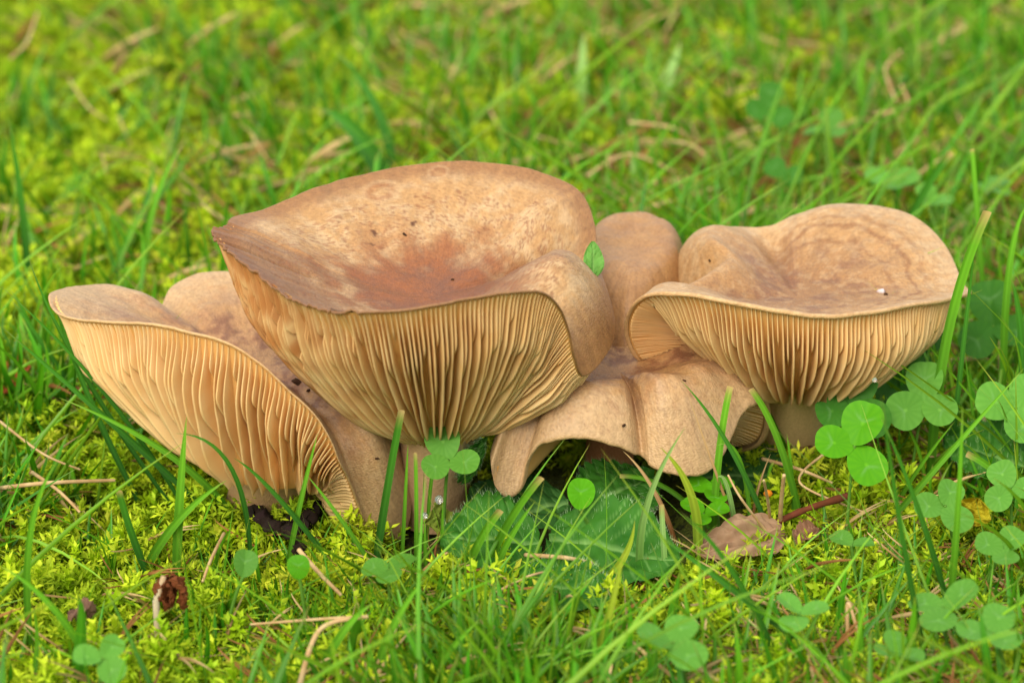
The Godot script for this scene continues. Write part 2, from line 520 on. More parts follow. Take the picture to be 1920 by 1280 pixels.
	build_stem(c, o, Vector3.ZERO, 0.0075, 0.0085, lin(206, 160, 112))

# ---------------------------------------------------------------- ground, moss, grass
func ground_y(x: float, z: float) -> float:
	return SOIL + big.get_noise_2d(x * 3500.0, z * 3500.0) * 0.010 + big.get_noise_2d(x * 400.0 + 50.0, z * 400.0) * 0.008 * smoothstep(0.02, 0.12, Vector2(x, (z - 0.01) * 1.6).length())

func ground() -> void:
	var b := Mb.new()
	var xs := PackedFloat32Array()
	var zs := PackedFloat32Array()
	for v in [-60.0, -20.0, -6.0, -2.5]: xs.append(v)
	for k in 241: xs.append(-1.2 + k * 0.01)
	for v in [2.5, 6.0, 20.0, 60.0]: xs.append(v)
	for v in [-80.0, -30.0, -10.0, -4.0]: zs.append(v)
	for k in 241: zs.append(-1.8 + k * 0.01)
	for v in [1.5, 4.0, 12.0, 40.0]: zs.append(v)
	for z in zs:
		for x in xs:
			var n := big.get_noise_2d(x * 900.0 + 9.0, z * 900.0) * 0.5 + 0.5
			b.add(Vector3(x, ground_y(x, z), z), lin(70, 60, 24).lerp(lin(104, 122, 24), n))
	var w := xs.size()
	for j in zs.size() - 1:
		for i in w - 1:
			b.quad(j * w + i, j * w + i + 1, (j + 1) * w + i + 1, (j + 1) * w + i)
	var g := put("ground", b.mesh(), M.soil)
	tag(g, "mossy lawn ground under the mushrooms", "ground", "", "structure")

func leaflet(b: Mb, p: Vector3, dir: Vector3, up: Vector3, l: float, w: float, curl: float, col: Color) -> void:
	var s := dir.cross(up).normalized() * w * 0.5
	var a := b.add(p, col)
	var m := p + dir * l * 0.45 + up * l * curl
	var l1 := b.add(m + s, col)
	var r1 := b.add(m - s, col)
	var t := b.add(p + dir * l, col)
	b.tri(a, l1, t)
	b.tri(a, t, r1)

func moss_shoot(seed_: int) -> ArrayMesh:
	var r := RandomNumberGenerator.new()
	r.seed = seed_
	var b := Mb.new()
	var h := 0.013
	var dir := Vector3(r.randf_range(-0.3, 0.3), 1, r.randf_range(-0.3, 0.3)).normalized()
	var bend := Vector3(r.randf_range(-1, 1), 0, r.randf_range(-1, 1)) * 0.005
	var n := 44
	for k in n:
		var t := float(k) / (n - 1)
		var p := dir * h * t + bend * t * t
		var a := k * 2.4 + r.randf_range(-0.3, 0.3)
		var open := lerpf(0.1, 0.75, smoothstep(0.75, 1.0, t))
		var d := (Vector3(cos(a), 0, sin(a)) * (1.0 - open * 0.6) + dir * (open + 0.15)).normalized()
		var l := lerpf(0.0034, 0.0024, t) * r.randf_range(0.8, 1.2)
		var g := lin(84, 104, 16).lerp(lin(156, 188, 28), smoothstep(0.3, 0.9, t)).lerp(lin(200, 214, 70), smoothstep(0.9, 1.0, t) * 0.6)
		leaflet(b, p, d, (dir - d * dir.dot(d)).normalized(), l, 0.00105, 0.10, g)
	for br in 5:
		var t0 := r.randf_range(0.35, 0.8)
		var a0 := r.randf() * TAU
		var bd := (Vector3(cos(a0), 0, sin(a0)) + dir * 0.5).normalized()
		for k in 12:
			var t := float(k) / 11
			var p := dir * h * t0 + bend * t0 * t0 + bd * t * 0.005
			var a := k * 2.4
			var s1 := bd.cross(Vector3.UP).normalized()
			var d := ((s1 * cos(a) + bd.cross(s1) * sin(a)) * 0.8 + bd * 0.6).normalized()
			leaflet(b, p, d, bd, 0.0022, 0.0007, 0.05, lin(116, 142, 20).lerp(lin(184, 206, 48), t))
	return b.mesh()

func scatter(called: String, mesh: ArrayMesh, mat: Material, where: Array[Transform3D], tints: PackedColorArray, label: String, cat: String) -> void:
	mesh.surface_set_material(0, mat)
	var mm := MultiMesh.new()
	mm.transform_format = MultiMesh.TRANSFORM_3D
	mm.use_colors = true
	mm.mesh = mesh
	mm.instance_count = where.size()
	for k in where.size():
		mm.set_instance_transform(k, where[k])
		mm.set_instance_color(k, tints[k])
	var o := MultiMeshInstance3D.new()
	o.name = numbered(called)
	o.multimesh = mm
	add_child(o)
	tag(o, label, cat, "", "stuff")

# density of ground cover: thick where the lawn is looked at, thinner further out
func cover_point() -> Vector2:
	if rng.randf() < 0.82:
		var z := lerpf(0.18, -0.68, rng.randf())
		return Vector2(rng.randf_range(-1, 1) * (0.25 - z * 0.3), z)
	return Vector2(rng.randf_range(-1.0, 1.0), rng.randf_range(-1.4, 0.5))

func bare(x: float, z: float) -> float:   # how little grows under the caps
	var d := Vector2((x - 0.014) / 0.056, (z - 0.030) / 0.043).length()
	d = minf(d, Vector2((x - 0.022) / 0.055, (z - 0.012) / 0.034).length())
	return smoothstep(1.15, 0.75, d)

func moss() -> void:
	for variant in 3:
		var tr: Array[Transform3D] = []
		var co := PackedColorArray()
		for k in 25000:
			var p := cover_point()
			if rng.randf() < bare(p.x, p.y): continue
			var patch := big.get_noise_2d(p.x * 2600.0 + 300.0, p.y * 2600.0) * 0.5 + 0.5
			if rng.randf() > -0.15 + 1.6 * patch: continue
			var s := rng.randf_range(0.55, 1.25) * lerpf(0.6, 1.4, patch)
			var bs := Basis(Vector3.UP, rng.randf() * TAU) * Basis(Vector3.RIGHT, rng.randf_range(-0.9, 0.9)) * Basis(Vector3.FORWARD, rng.randf_range(-0.9, 0.9))
			tr.append(Transform3D(bs.scaled(Vector3.ONE * s), Vector3(p.x, ground_y(p.x, p.y) - 0.001, p.y)))
			var v := rng.randf_range(0.7, 1.1)
			var kind := big.get_noise_2d(p.x * 5000.0 + 900.0, p.y * 5000.0) * 0.5 + 0.5
			var hue := Color(0.95, 1.08, 0.9).lerp(Color(1.42, 1.3, 1.2), smoothstep(0.3, 0.6, kind))
			if kind > 0.66 and rng.randf() < 0.5: hue = Color(1.5, 1.2, 1.8)
			co.append(hue * v)
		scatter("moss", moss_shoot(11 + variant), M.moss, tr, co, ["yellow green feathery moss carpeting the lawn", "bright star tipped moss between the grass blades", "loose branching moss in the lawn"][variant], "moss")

func blade_into(b: Mb, p0: Vector3, p1: Vector3, p2: Vector3, w: float, face: Vector3, c0: Color, c1: Color, segs := 9, cut := false) -> void:
	var start := b.v.size()
	for k in segs + 1:
		var t := float(k) / segs
		var q := p0.lerp(p1, t).lerp(p1.lerp(p2, t), t)
		var d := (p1 - p0).lerp(p2 - p1, t).normalized()
		var s := d.cross(face).normalized()
		var n := s.cross(d)
		var ww := w * 0.5 * (0.75 + 0.25 * smoothstep(0.0, 0.3, t)) * ((1.0 - 0.25 * t) if cut else (1.0 - pow(t, 2.6)) + 0.02)
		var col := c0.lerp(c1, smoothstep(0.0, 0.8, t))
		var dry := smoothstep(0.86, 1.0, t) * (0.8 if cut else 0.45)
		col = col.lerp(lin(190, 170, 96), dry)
		for a in 5:
			var x := (a - 2) * 0.5
			b.add(q + s * ww * x + n * ww * 0.35 * x * x, col * [1.0, 0.84, 1.16, 0.84, 1.0][a])
	for k in segs:
		for a in 4:
			b.quad(start + k * 5 + a, start + k * 5 + a + 1, start + (k + 1) * 5 + a + 1, start + (k + 1) * 5 + a)

func tuft(seed_: int, count: int, h: float, w: float, c0: Color, c1: Color, lie: float) -> ArrayMesh:
	var r := RandomNumberGenerator.new()
	r.seed = seed_
	var b := Mb.new()
	for k in count:
		var a := r.randf() * TAU
		var out := Vector3(cos(a), 0, sin(a))
		var l := h * r.randf_range(0.55, 1.15)
		var p0 := out * r.randf() * 0.012
		out = out.rotated(Vector3.UP, r.randf_range(-1.5, 1.5))
		var p1 := p0 + Vector3.UP * l * (1.0 - lie) * r.randf_range(0.4, 0.65) + out * l * r.randf_range(0.05, 0.3 + lie * 0.4)
		var p2 := p0 + Vector3.UP * l * (1.0 - lie) * r.randf_range(0.45, 1.0) + out * l * r.randf_range(0.1, 0.9)
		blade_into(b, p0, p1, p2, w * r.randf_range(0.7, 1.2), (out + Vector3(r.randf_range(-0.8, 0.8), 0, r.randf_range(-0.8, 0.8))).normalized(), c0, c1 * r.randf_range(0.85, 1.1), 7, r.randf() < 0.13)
	return b.mesh()

func grass() -> void:
	var sets := [
		["grass", tuft(21, 3, 0.044, 0.0019, lin(46, 98, 18), lin(80, 150, 26), 0.15), 5600, "green grass blades standing in the moss", "grass"],
		["grass", tuft(22, 4, 0.032, 0.0013, lin(66, 112, 22), lin(110, 168, 34), 0.2), 7600, "fine short grass through the moss", "grass"],
		["grass", tuft(25, 3, 0.075, 0.0013, lin(60, 108, 24), lin(112, 168, 40), 0.2), 2000, "long fine arching grass in the lawn", "grass"],
		["grass", tuft(23, 2, 0.058, 0.0024, lin(44, 98, 20), lin(78, 148, 32), 0.12), 1900, "taller broad grass blades in the lawn", "grass"],
		["dry_grass", tuft(24, 3, 0.04, 0.0012, lin(150, 118, 70), lin(200, 172, 120), 0.75), 9000, "dry straw lying in the moss", "dry grass"]]
	for s in sets:
		var tr: Array[Transform3D] = []
		var co := PackedColorArray()
		for k in s[2] as int:
			var p := cover_point()
			var tufted: bool = s[0] == "grass" and rng.randf() < 0.12
			if tufted:
				var w: Array = [[-0.118, 0.012], [-0.135, 0.03], [-0.10, 0.035], [0.135, -0.02], [0.125, 0.02], [0.15, 0.04], [0.10, 0.05], [-0.14, -0.04], [-0.075, 0.066], [-0.055, 0.07], [-0.02, 0.09], [0.03, -0.09], [0.08, -0.14], [0.0, 0.12]][rng.randi() % 14]
				p = Vector2(w[0] + rng.randfn(0.0, 0.012), w[1] + rng.randfn(0.0, 0.012))
			var patch: float = 0.8 if tufted else big.get_noise_2d(p.x * 1500.0, p.y * 1500.0 + 700.0) * 0.5 + 0.5
			if rng.randf() > -0.1 + 1.4 * patch + 0.5 * clampf(p.x / 0.2, -1.0, 1.0): continue
			if rng.randf() < bare(p.x, p.y) * 2.0: continue
			if Vector2((p.x + 0.004) / 0.112, (p.y - 0.012) / 0.042).length() < 1.0: continue
			var near_caps := smoothstep(0.0, 0.03, p.y) * smoothstep(0.15, 0.125, absf(p.x))
			var sc := rng.randf_range(0.6, 1.25) * (1.0 - 0.42 * near_caps * smoothstep(0.14, 0.085, p.y))
			if s[0] == "grass" and p.y > -0.01 and absf(p.x) < 0.135 and p.y < 0.075 and rng.randf() < (0.62 if p.y > 0.05 else 0.8): continue
			var bs := Basis(Vector3.UP, rng.randf() * TAU) * Basis(Vector3.RIGHT, rng.randf_range(-0.5, 0.5))
			tr.append(Transform3D(bs.scaled(Vector3.ONE * sc), Vector3(p.x, ground_y(p.x, p.y) + (0.0 if s[0] == "grass" else 0.010), p.y)))
			var v := rng.randf_range(0.75, 1.3)
			if s[0] == "grass": co.append(Color(v * rng.randf_range(0.85, 1.4), v, v * 0.9))
			else: co.append(Color(v, v, v) if rng.randf() < 0.6 else Color(0.55, 0.36, 0.25) * v)
		scatter(s[0], s[1], M.grass if s[0] == "grass" else M.dry, tr, co, s[3], s[4])

func hero_blades() -> void:
	# root x, y, point half way x, y, tip x, y (as measured in the photograph), tip nearer by mm, width in tenths of a mm, look (0 fresh, 1 dark, 2 yellowing, 3 dry, 4 pale), cut tip, label
	var rows := [
		[360, 975, 200, 740, 0, 535, 6, 18, 1, 0, "dark blade leaning past the edge of the tilted cap"],
		[330, 960, 150, 690, 52, 478, 4, 16, 1, 0, "dark thin blade rising steeply beside the tilted cap"],
		[420, 985, 190, 775, 0, 610, 8, 22, 1, 0, "long dark blade under the pale open gills"],
		[460, 1000, 330, 860, 110, 745, 8, 26, 0, 0, "broad blade leaning low along the open gills"],
		[260, 940, 165, 740, 100, 560, 0, 20, 1, 0, "upright dark blade behind the tilted cap's tip"],
		[180, 800, 90, 660, 20, 560, 0, 20, 1, 0, "curved dark blade in the dim tuft beside the tilted cap"],
		[330, 1095, 338, 930, 350, 780, 6, 30, 0, 0, "tall bright blade standing across the open gills"],
		[262, 1090, 330, 980, 425, 900, 10, 27, 0, 0, "bright blade slanting towards the foot of the open gills"],
		[284, 1095, 245, 990, 224, 918, 6, 28, 1, 1, "dark cropped blade with a brown tip in the moss"],
		[470, 1075, 435, 880, 330, 812, 12, 16, 1, 0, "thin arched dark blade crossing the open gills"],
		[535, 1080, 566, 930, 596, 812, 6, 17, 0, 0, "slim straight blade before the lower gills"],
		[700, 1085, 727, 910, 753, 768, 8, 26, 1, 1, "cropped straight blade before the drooping cap edge"],
		[640, 1080, 520, 930, 438, 858, 8, 17, 1, 0, "dark blade crossing low over the open gills"],
		[752, 1080, 760, 930, 765, 832, 6, 12, 0, 0, "thread thin stalk beside the funnel's stem"],
		[780, 1090, 781, 960, 779, 848, 8, 14, 0, 1, "slender upright blade before the funnel's stem"],
		[720, 1095, 640, 975, 575, 890, 6, 15, 0, 0, "fine blade leaning from the drooping cap edge"],
		[800, 1050, 812, 880, 840, 820, 4, 12, 0, 0, "thin blade crossing the clover under the funnel"],
		[826, 1090, 828, 1010, 830, 938, 6, 14, 0, 0, "short blade carrying a water drop"],
		[800, 1100, 797, 1030, 796, 966, 6, 12, 0, 0, "short thin blade with a tiny drop on its tip"],
		[900, 1110, 940, 1000, 1014, 893, 10, 32, 0, 1, "brightest cropped blade before the hairy leaves"],
		[905, 1120, 950, 1020, 1003, 940, 10, 22, 0, 0, "narrow bright blade hugging a cropped one"],
		[860, 1120, 890, 1030, 938, 955, 8, 30, 0, 1, "bright blade with a yellow cropped tip"],
		[1080, 1130, 1160, 1060, 1190, 975, 6, 26, 2, 0, "translucent blade before the big hairy leaf"],
		[1205, 1110, 1208, 960, 1285, 800, 10, 28, 4, 0, "long pale blade bending before the saddle shaped cap"],
		[1303, 1075, 1300, 940, 1238, 838, 10, 30, 2, 0, "yellowing arched blade under the saddle shaped cap"],
		[1250, 1110, 1245, 1040, 1240, 945, 5, 20, 4, 1, "pale shrivelled blade with a bleached tip"],
		[1460, 1045, 1375, 850, 1276, 712, 6, 17, 1, 0, "thin dark blade leaning across the saddle shaped cap"],
		[1335, 1045, 1348, 860, 1370, 724, 2, 26, 0, 1, "short blade standing on the saddle shaped cap's lobe"],
		[1505, 990, 1462, 830, 1408, 728, 4, 26, 0, 1, "cropped blade leaning against the ringed mushroom's stem"],
		[1410, 1040, 1390, 870, 1345, 835, 4, 14, 0, 0, "fine curved blade beside the small round clover leaves"],
		[1385, 1045, 1365, 920, 1345, 895, 6, 18, 4, 0, "pale bent blade over the small clover"],
		[1330, 990, 1250, 915, 1162, 892, 4, 17, 0, 1, "level blade with a brown tip under the saddle shaped cap"],
		[1490, 985, 1485, 890, 1475, 812, 4, 16, 0, 0, "upright blade before the ringed mushroom's stem"],
		[1452, 960, 1440, 905, 1450, 865, 4, 12, 0, 1, "short straight stalk beside the dry stalks"],
		[1742, 930, 1772, 640, 1850, 395, 6, 42, 0, 1, "tall thick blade overlapping the ringed cap's edge"],
		[1640, 560, 1715, 390, 1783, 285, 0, 38, 1, 1, "thick cropped blade sticking up behind the ringed cap"],
		[1775, 930, 1806, 650, 1830, 440, 2, 17, 1, 0, "dark slim blade by the ringed cap's pointed end"],
		[1855, 720, 1832, 400, 1822, 280, 0, 20, 0, 1, "straight cropped blade by the lawn's thick tuft"],
		[1760, 560, 1830, 390, 1870, 255, -4, 10, 0, 0, "hair thin blade arching over the thick tuft"],
		[1920, 860, 1915, 640, 1895, 520, 4, 30, 1, 0, "broad dark blade by the far clover edge"],
		[1880, 830, 1890, 520, 1930, 380, 2, 26, 0, 0, "tall fresh blade leaning out beside the thick tuft"],
		[1640, 1010, 1770, 860, 1920, 690, 6, 20, 0, 0, "long bright blade slanting beneath the flat round leaved clover"],
		[1660, 980, 1720, 880, 1790, 790, 6, 18, 0, 0, "bright slanting blade among the clover stalks"],
		[1790, 1190, 1730, 980, 1650, 778, 18, 20, 1, 0, "dark blurred blade rising in front of the bright clover"],
		[1745, 1290, 1690, 1000, 1652, 740, 22, 20, 1, 0, "tall dark blade crossing the bright clover leaf"],
		[1775, 1200, 1795, 980, 1805, 760, 14, 22, 0, 0, "tall upright blade before the yellow clover leaf"],
		[1920, 980, 1880, 900, 1812, 850, 8, 26, 0, 1, "broad bright blade by the toothed leaf"],
		[1560, 1250, 1370, 1100, 1230, 1000, 0, 24, 1, 0, "dark blade lying diagonally over the moss"],
		[1480, 1290, 1380, 1080, 1275, 960, 8, 20, 1, 0, "dark bent blade beside the dead leaf"],
		[700, 1290, 735, 1180, 800, 1080, 10, 26, 0, 0, "blurred bright blade slanting up below the funnel"],
		[590, 1290, 640, 1190, 700, 1130, 8, 28, 0, 0, "blurred pale green blade low in the moss"],
		[190, 1290, 110, 1150, 0, 1060, 6, 24, 0, 0, "dark blade leaning out low beside the crumpled bud"],
		[60, 1230, 55, 1010, 110, 860, 6, 22, 0, 0, "tall blurred blade near the dry stems"],
		[800, 1290, 835, 1230, 900, 1160, 8, 24, 0, 0, "arched bright blade below the hairy leaves"],
		[1100, 1290, 1140, 1160, 1170, 1030, 10, 24, 2, 0, "upright yellow green blade below the big hairy leaf"],
		[740, 390, 712, 220, 628, 95, -6, 44, 1, 0, "dark arched blade behind the funnel cap"],
		[745, 400, 680, 265, 600, 203, 0, 78, 1, 0, "wide glossy blade behind the funnel cap"],
		[265, 560, 285, 400, 340, 270, -4, 26, 0, 0, "blurred upright blade beyond the tilted mushroom"],
		[55, 560, 40, 380, 15, 220, 0, 30, 1, 0, "dark blurred blade far beside the moss bank"],
		[1190, 400, 1188, 340, 1184, 285, 0, 22, 4, 1, "pale upright stub beyond the rounded cap"],
		[1085, 250, 1090, 150, 1095, 60, 0, 60, 4, 0, "broad pale blurred leaf blade far beyond the funnel"],
		[1200, 250, 1250, 150, 1275, 80, 0, 56, 4, 0, "wide pale blurred blade far beyond the rounded cap"],
		[1640, 300, 1615, 180, 1625, 85, 0, 30, 0, 0, "blurred blade far beyond the ringed cap"],
		[1275, 1045, 1230, 925, 1168, 845, 2, 16, 3, 0, "dry brown blade with a bleached point"],
		[1400, 1045, 1340, 880, 1290, 740, 2, 9, 3, 0, "thin dry stalk before the saddle shaped cap"],
		[1410, 985, 1420, 920, 1445, 850, 2, 10, 3, 0, "dry brown stalk leaning by the ringed mushroom's stem"],
	]
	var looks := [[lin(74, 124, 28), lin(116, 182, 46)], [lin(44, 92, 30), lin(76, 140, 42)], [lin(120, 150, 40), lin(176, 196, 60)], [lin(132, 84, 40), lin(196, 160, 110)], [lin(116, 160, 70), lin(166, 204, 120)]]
	for r in rows:
		var p0 := on_level(r[0], r[1], -0.006)
		var p2 := at(r[4], r[5], p0.z + r[6] * 0.001)
		var pm := at(r[2], r[3], p0.z + r[6] * 0.0005)
		var p1 := pm * 2.0 - (p0 + p2) * 0.5
		var b := Mb.new()
		var face := Vector3(rng.randf_range(-0.5, 0.5), 0.25, 1).normalized()
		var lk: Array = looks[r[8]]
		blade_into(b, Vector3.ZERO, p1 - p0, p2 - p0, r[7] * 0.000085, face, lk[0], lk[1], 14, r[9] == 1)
		if r[9] == 1 or r[8] == 3:
			for k in 5: b.c[b.c.size() - 1 - k] = lin(206, 176, 116)
		var o := put("grass_blade", b.mesh(), M.grass if r[8] != 3 else M.dry)
		o.position = p0
		tag(o, r[10], "grass blade", "single grass blades round the mushrooms")

func disc_leaf(l: float, w: float, fold: float, cup: float, c0: Color, c1: Color, seed_: float, bite := 0.0) -> Mb:
	# a round clover leaflet lying in xz, its base at the origin, pointing along +x
	var b := Mb.new()
	var nr := 7
	var na := 28
	var mid := b.add(Vector3(l * 0.5, 0, 0), c1)
	for j in range(1, nr + 1):
		var f := float(j) / nr
		for k in na:
			var a := TAU * k / na
			var e := Vector2(cos(a), sin(a))
			var rr := 1.0 - 0.06 * exp(-a * a * 16.0) - 0.06 * exp(-(a - TAU) * (a - TAU) * 16.0)
			if bite > 0.0: rr -= bite * exp(-pow(a - 1.1, 2.0) * 9.0)
			var x := l * 0.5 + e.x * rr * f * l * 0.5
			var wide := w * 0.5 * (0.86 + 0.14 * e.x)
			var z := e.y * rr * f * wide
			var y := absf(z) * fold - (x - l * 0.5) * (x - l * 0.5) / l * cup + big.get_noise_2d(x * 9000.0 + seed_ * 50.0, z * 9000.0) * l * 0.04
			var vein := 0.5 + 0.5 * cos(a * 14.0)
			var chev := smoothstep(0.12, 0.02, absf(f * e.x - 0.1 - 0.5 * absf(f * e.y))) * smoothstep(0.75, 0.3, f)
			b.add(Vector3(x, y, z), c0.lerp(c1, 0.3 + 0.25 * vein * f).lerp(lin(130, 170, 110), chev * 0.22))
	for k in na:
		b.tri(mid, 1 + k, 1 + (k + 1) % na)
	for j in range(1, nr):
		for k in na:
			var k2 := (k + 1) % na
			b.quad(1 + (j - 1) * na + k, 1 + j * na + k, 1 + j * na + k2, 1 + (j - 1) * na + k2)
	return b

func clovers() -> void:
	# photo x, y of the middle, height mm, leaflet mm, turn deg, tip towards the eye deg, look (0 blue green, 1 fresh, 2 dark), leaflets, label
	var rows := [
		[840, 862, 26, 9.0, 100, 48, 0, 3, "three leaved clover before the funnel mushroom's stem"],
		[1592, 765, 24, 11.5, 200, 45, 2, 3, "dark clover with a bitten leaflet under the ringed cap"],
		[1602, 835, 25, 11.0, 60, 50, 1, 3, "bright green clover beside the ringed mushroom's stem"],
		[1732, 752, 24, 11.5, 85, 46, 0, 3, "flat round leaved clover just beyond the bright green clover"],
		[1905, 765, 22, 10.5, 170, 40, 0, 3, "clover cut by the edge beside the broad dark blade"],
		[1087, 955, 14, 8.5, 90, 62, 1, 1, "single round leaf standing among the hairy leaves"],
		[1336, 918, 12, 6.5, 40, 17, 1, 3, "small clover under the saddle shaped cap's lobe"],
		[1318, 962, 10, 6.5, 130, 17, 1, 3, "small clover touching the dead brown leaf"],
		[1772, 948, 17, 9.5, 70, 40, 0, 3, "pale clover with one yellow leaflet behind it"],
		[1596, 1022, 12, 7.5, 10, 12, 0, 2, "pale clover with two open leaflets in the moss"],
		[1500, 1150, 16, 9.0, 10, 12, 0, 3, "blurred pale clover beyond the lying dark blade"],
		[1262, 1205, 18, 10.5, 70, 17, 0, 3, "blurred large clover below the dead leaf"],
		[1768, 1140, 18, 11.0, 20, 17, 0, 3, "blurred wide clover between two dark blades"],
		[1862, 1186, 18, 10.0, 60, 12, 0, 3, "blurred clover overlapping a wider clover"],
		[1678, 1222, 16, 8.0, 95, 17, 0, 3, "blurred small clover low in the yellow moss"],
		[728, 1066, 14, 9.0, 40, 17, 0, 3, "pale clover under the drooping cap edge"],
		[455, 1082, 12, 9.5, 90, 50, 0, 1, "single folded leaf in the moss below the open gills"],
		[562, 1086, 11, 8.0, 90, 50, 1, 1, "single flat round leaf beside a folded leaf"],
		[192, 1232, 16, 8.5, 60, 38, 0, 3, "blurred clover below the crumpled bud"],
		[1440, 205, 26, 12.5, 80, 45, 2, 3, "blurred clover standing high behind the ringed cap's saddle"],
		[1555, 242, 22, 11.0, 190, 12, 0, 3, "blurred clover tilted flat beyond the ringed cap"],
		[1466, 332, 18, 10.0, 0, 40, 2, 2, "dark pair of leaflets close behind the ringed cap"],
		[1676, 345, 20, 13.0, 20, 12, 0, 3, "blurred flat clover beside the thick cropped blade"],
		[1748, 380, 18, 10.0, 130, 12, 0, 3, "pale clover just behind the ringed cap's shoulder"],
		[1860, 352, 18, 11.0, 60, 12, 0, 3, "blurred clover beyond the thick tuft of grass"],
		[1880, 1030, 16, 9.5, 160, 17, 0, 3, "clover low by the broad bright blade"],
		[1893, 915, 18, 8.5, 110, 40, 0, 3, "clover above the toothed leaf's tip"],
		[1862, 610, 20, 14.0, 100, 40, 2, 3, "large dark clover beside the ringed cap's pointed end"],
		[1660, 690, 20, 13.0, 60, 42, 2, 3, "shaded clover under the ringed cap's edge"],
		[1720, 650, 16, 12.0, 140, 42, 2, 3, "shaded clover behind the tall thick blade"],
	]
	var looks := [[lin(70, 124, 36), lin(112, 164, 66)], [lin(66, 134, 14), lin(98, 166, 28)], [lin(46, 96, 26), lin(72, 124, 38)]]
	for r in rows:
		var p := on_level(r[0], r[1], r[2] * 0.001)
		var g := Vector3(p.x + rng.randf_range(-0.006, 0.006), ground_y(p.x, p.z), p.z - rng.randf_range(0.002, 0.008))
		var o := thing("clover", g, r[8], "clover", "clover plants in the lawn")
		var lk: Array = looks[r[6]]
		var hub := p - g
		var st := Mb.new()
		var pts := PackedVector3Array()
		var ra := PackedFloat32Array()
		var cc := PackedColorArray()
		for k in 9:
			var t := k / 8.0
			pts.append(Vector3(hub.x * t * t, hub.y * t, hub.z * t * t))
			ra.append(0.00045)
			cc.append(lin(96, 140, 50))
		tube(st, pts, ra, cc, 6)
		put("stalk", st.mesh(), M.clover, o)
		var lean := Basis(Vector3.RIGHT, deg_to_rad(r[5] as float)) * Basis(Vector3.FORWARD, rng.randf_range(-0.2, 0.2))
		var n: int = r[7]
		var tone := rng.randf_range(0.8, 1.15)
		for k in n:
			var l: float = r[3] * 0.00104 * rng.randf_range(0.82, 1.06) * (0.72 if p.z < -0.1 else (0.86 if p.z > 0.06 else 1.0))
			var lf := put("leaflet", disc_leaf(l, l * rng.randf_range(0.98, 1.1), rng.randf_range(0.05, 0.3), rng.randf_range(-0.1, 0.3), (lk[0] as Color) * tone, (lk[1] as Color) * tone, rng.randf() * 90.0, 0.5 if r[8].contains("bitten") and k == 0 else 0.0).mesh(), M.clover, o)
			var yaw := deg_to_rad(r[4] + 360.0 / maxi(n, 3) * k + rng.randf_range(-9, 9))
			lf.transform = Transform3D(lean * Basis(Vector3.UP, yaw) * Basis(Vector3.BACK, rng.randf_range(-0.1, 0.42)) * Basis(Vector3.RIGHT, rng.randf_range(-0.25, 0.25)), hub)

func leaf_blade(len_: float, width: float, teeth: int, depth: float, sag: float, fold: float, rough: float, c0: Color, c1: Color, vein: Color, seed_: float) -> Mb:
	# a broad leaf from the origin along +x, upper side +y
	var b := Mb.new()
	var nx := 64
	var nw := 12
	for i in nx + 1:
		var t := float(i) / nx
		var half := width * 0.5 * pow(sin(PI * clampf(pow(t, 0.8) * 0.96 + 0.03, 0.0, 1.0)), 0.7)
		var saw := absf(fmod(t * teeth, 1.0) - 0.35)
		half *= 1.0 - depth * saw
		for j in nw * 2 + 1:
			var v := float(j - nw) / nw
			var z := v * half
			var side := absf(sin((t * 7.0 - absf(v) * 1.4) * PI))
			var y := absf(v) * half * fold - sag * len_ * t * t + (0.00045 * pow(side, 0.5) + 0.0007 * smoothstep(0.0, 0.12, absf(v))) * rough
			y += big.get_noise_2d(t * 160.0 + seed_ * 31.0, v * 120.0) * 0.0026 * rough
			var col := c0.lerp(c1, big.get_noise_2d(t * 200.0 + seed_ * 17.0, v * 150.0) * 0.5 + 0.5)
			col = col.lerp(vein, 0.55 * smoothstep(0.09, 0.0, absf(v)) + 0.3 * smoothstep(0.25, 0.0, side))
			b.add(Vector3(len_ * t, y, z), col)
	var w := nw * 2 + 1
	for i in nx:
		for j in w - 1:
			b.quad(i * w + j, (i + 1) * w + j, (i + 1) * w + j + 1, i * w + j + 1)
	return b

func hairs(src: Mb, count: int, l: float) -> Mb:
	var b := Mb.new()
	var w := 25
	for k in count:
		var i := rng.randi_range(2, 62)
		var j: int = [0, 24][rng.randi() % 2] if rng.randf() < 0.6 else rng.randi_range(0, 24)
		var p := src.v[i * w + j]
		var d := Vector3(rng.randf_range(-0.4, 0.6), rng.randf_range(0.5, 1.2), signf(j - 12.0) * rng.randf_range(0.2, 1.2)).normalized()
		var s := d.cross(Vector3(0.4, 0.2, 1)).normalized() * 0.000035
		var q := p + d * l * rng.randf_range(0.6, 1.3)
		var c := lin(176, 204, 150)
		var a0 := b.add(p + s, c)
		var a1 := b.add(p - s, c)
		var a2 := b.add(q, c)
		b.tri(a0, a1, a2)
	return b

func place_leaf(o: Node3D, p0: Vector3, p1: Vector3, up: Vector3) -> void:
	var x := (p1 - p0).normalized()
	var z := x.cross(up).normalized()
	o.transform = Transform3D(Basis(x, z.cross(x), z), p0)

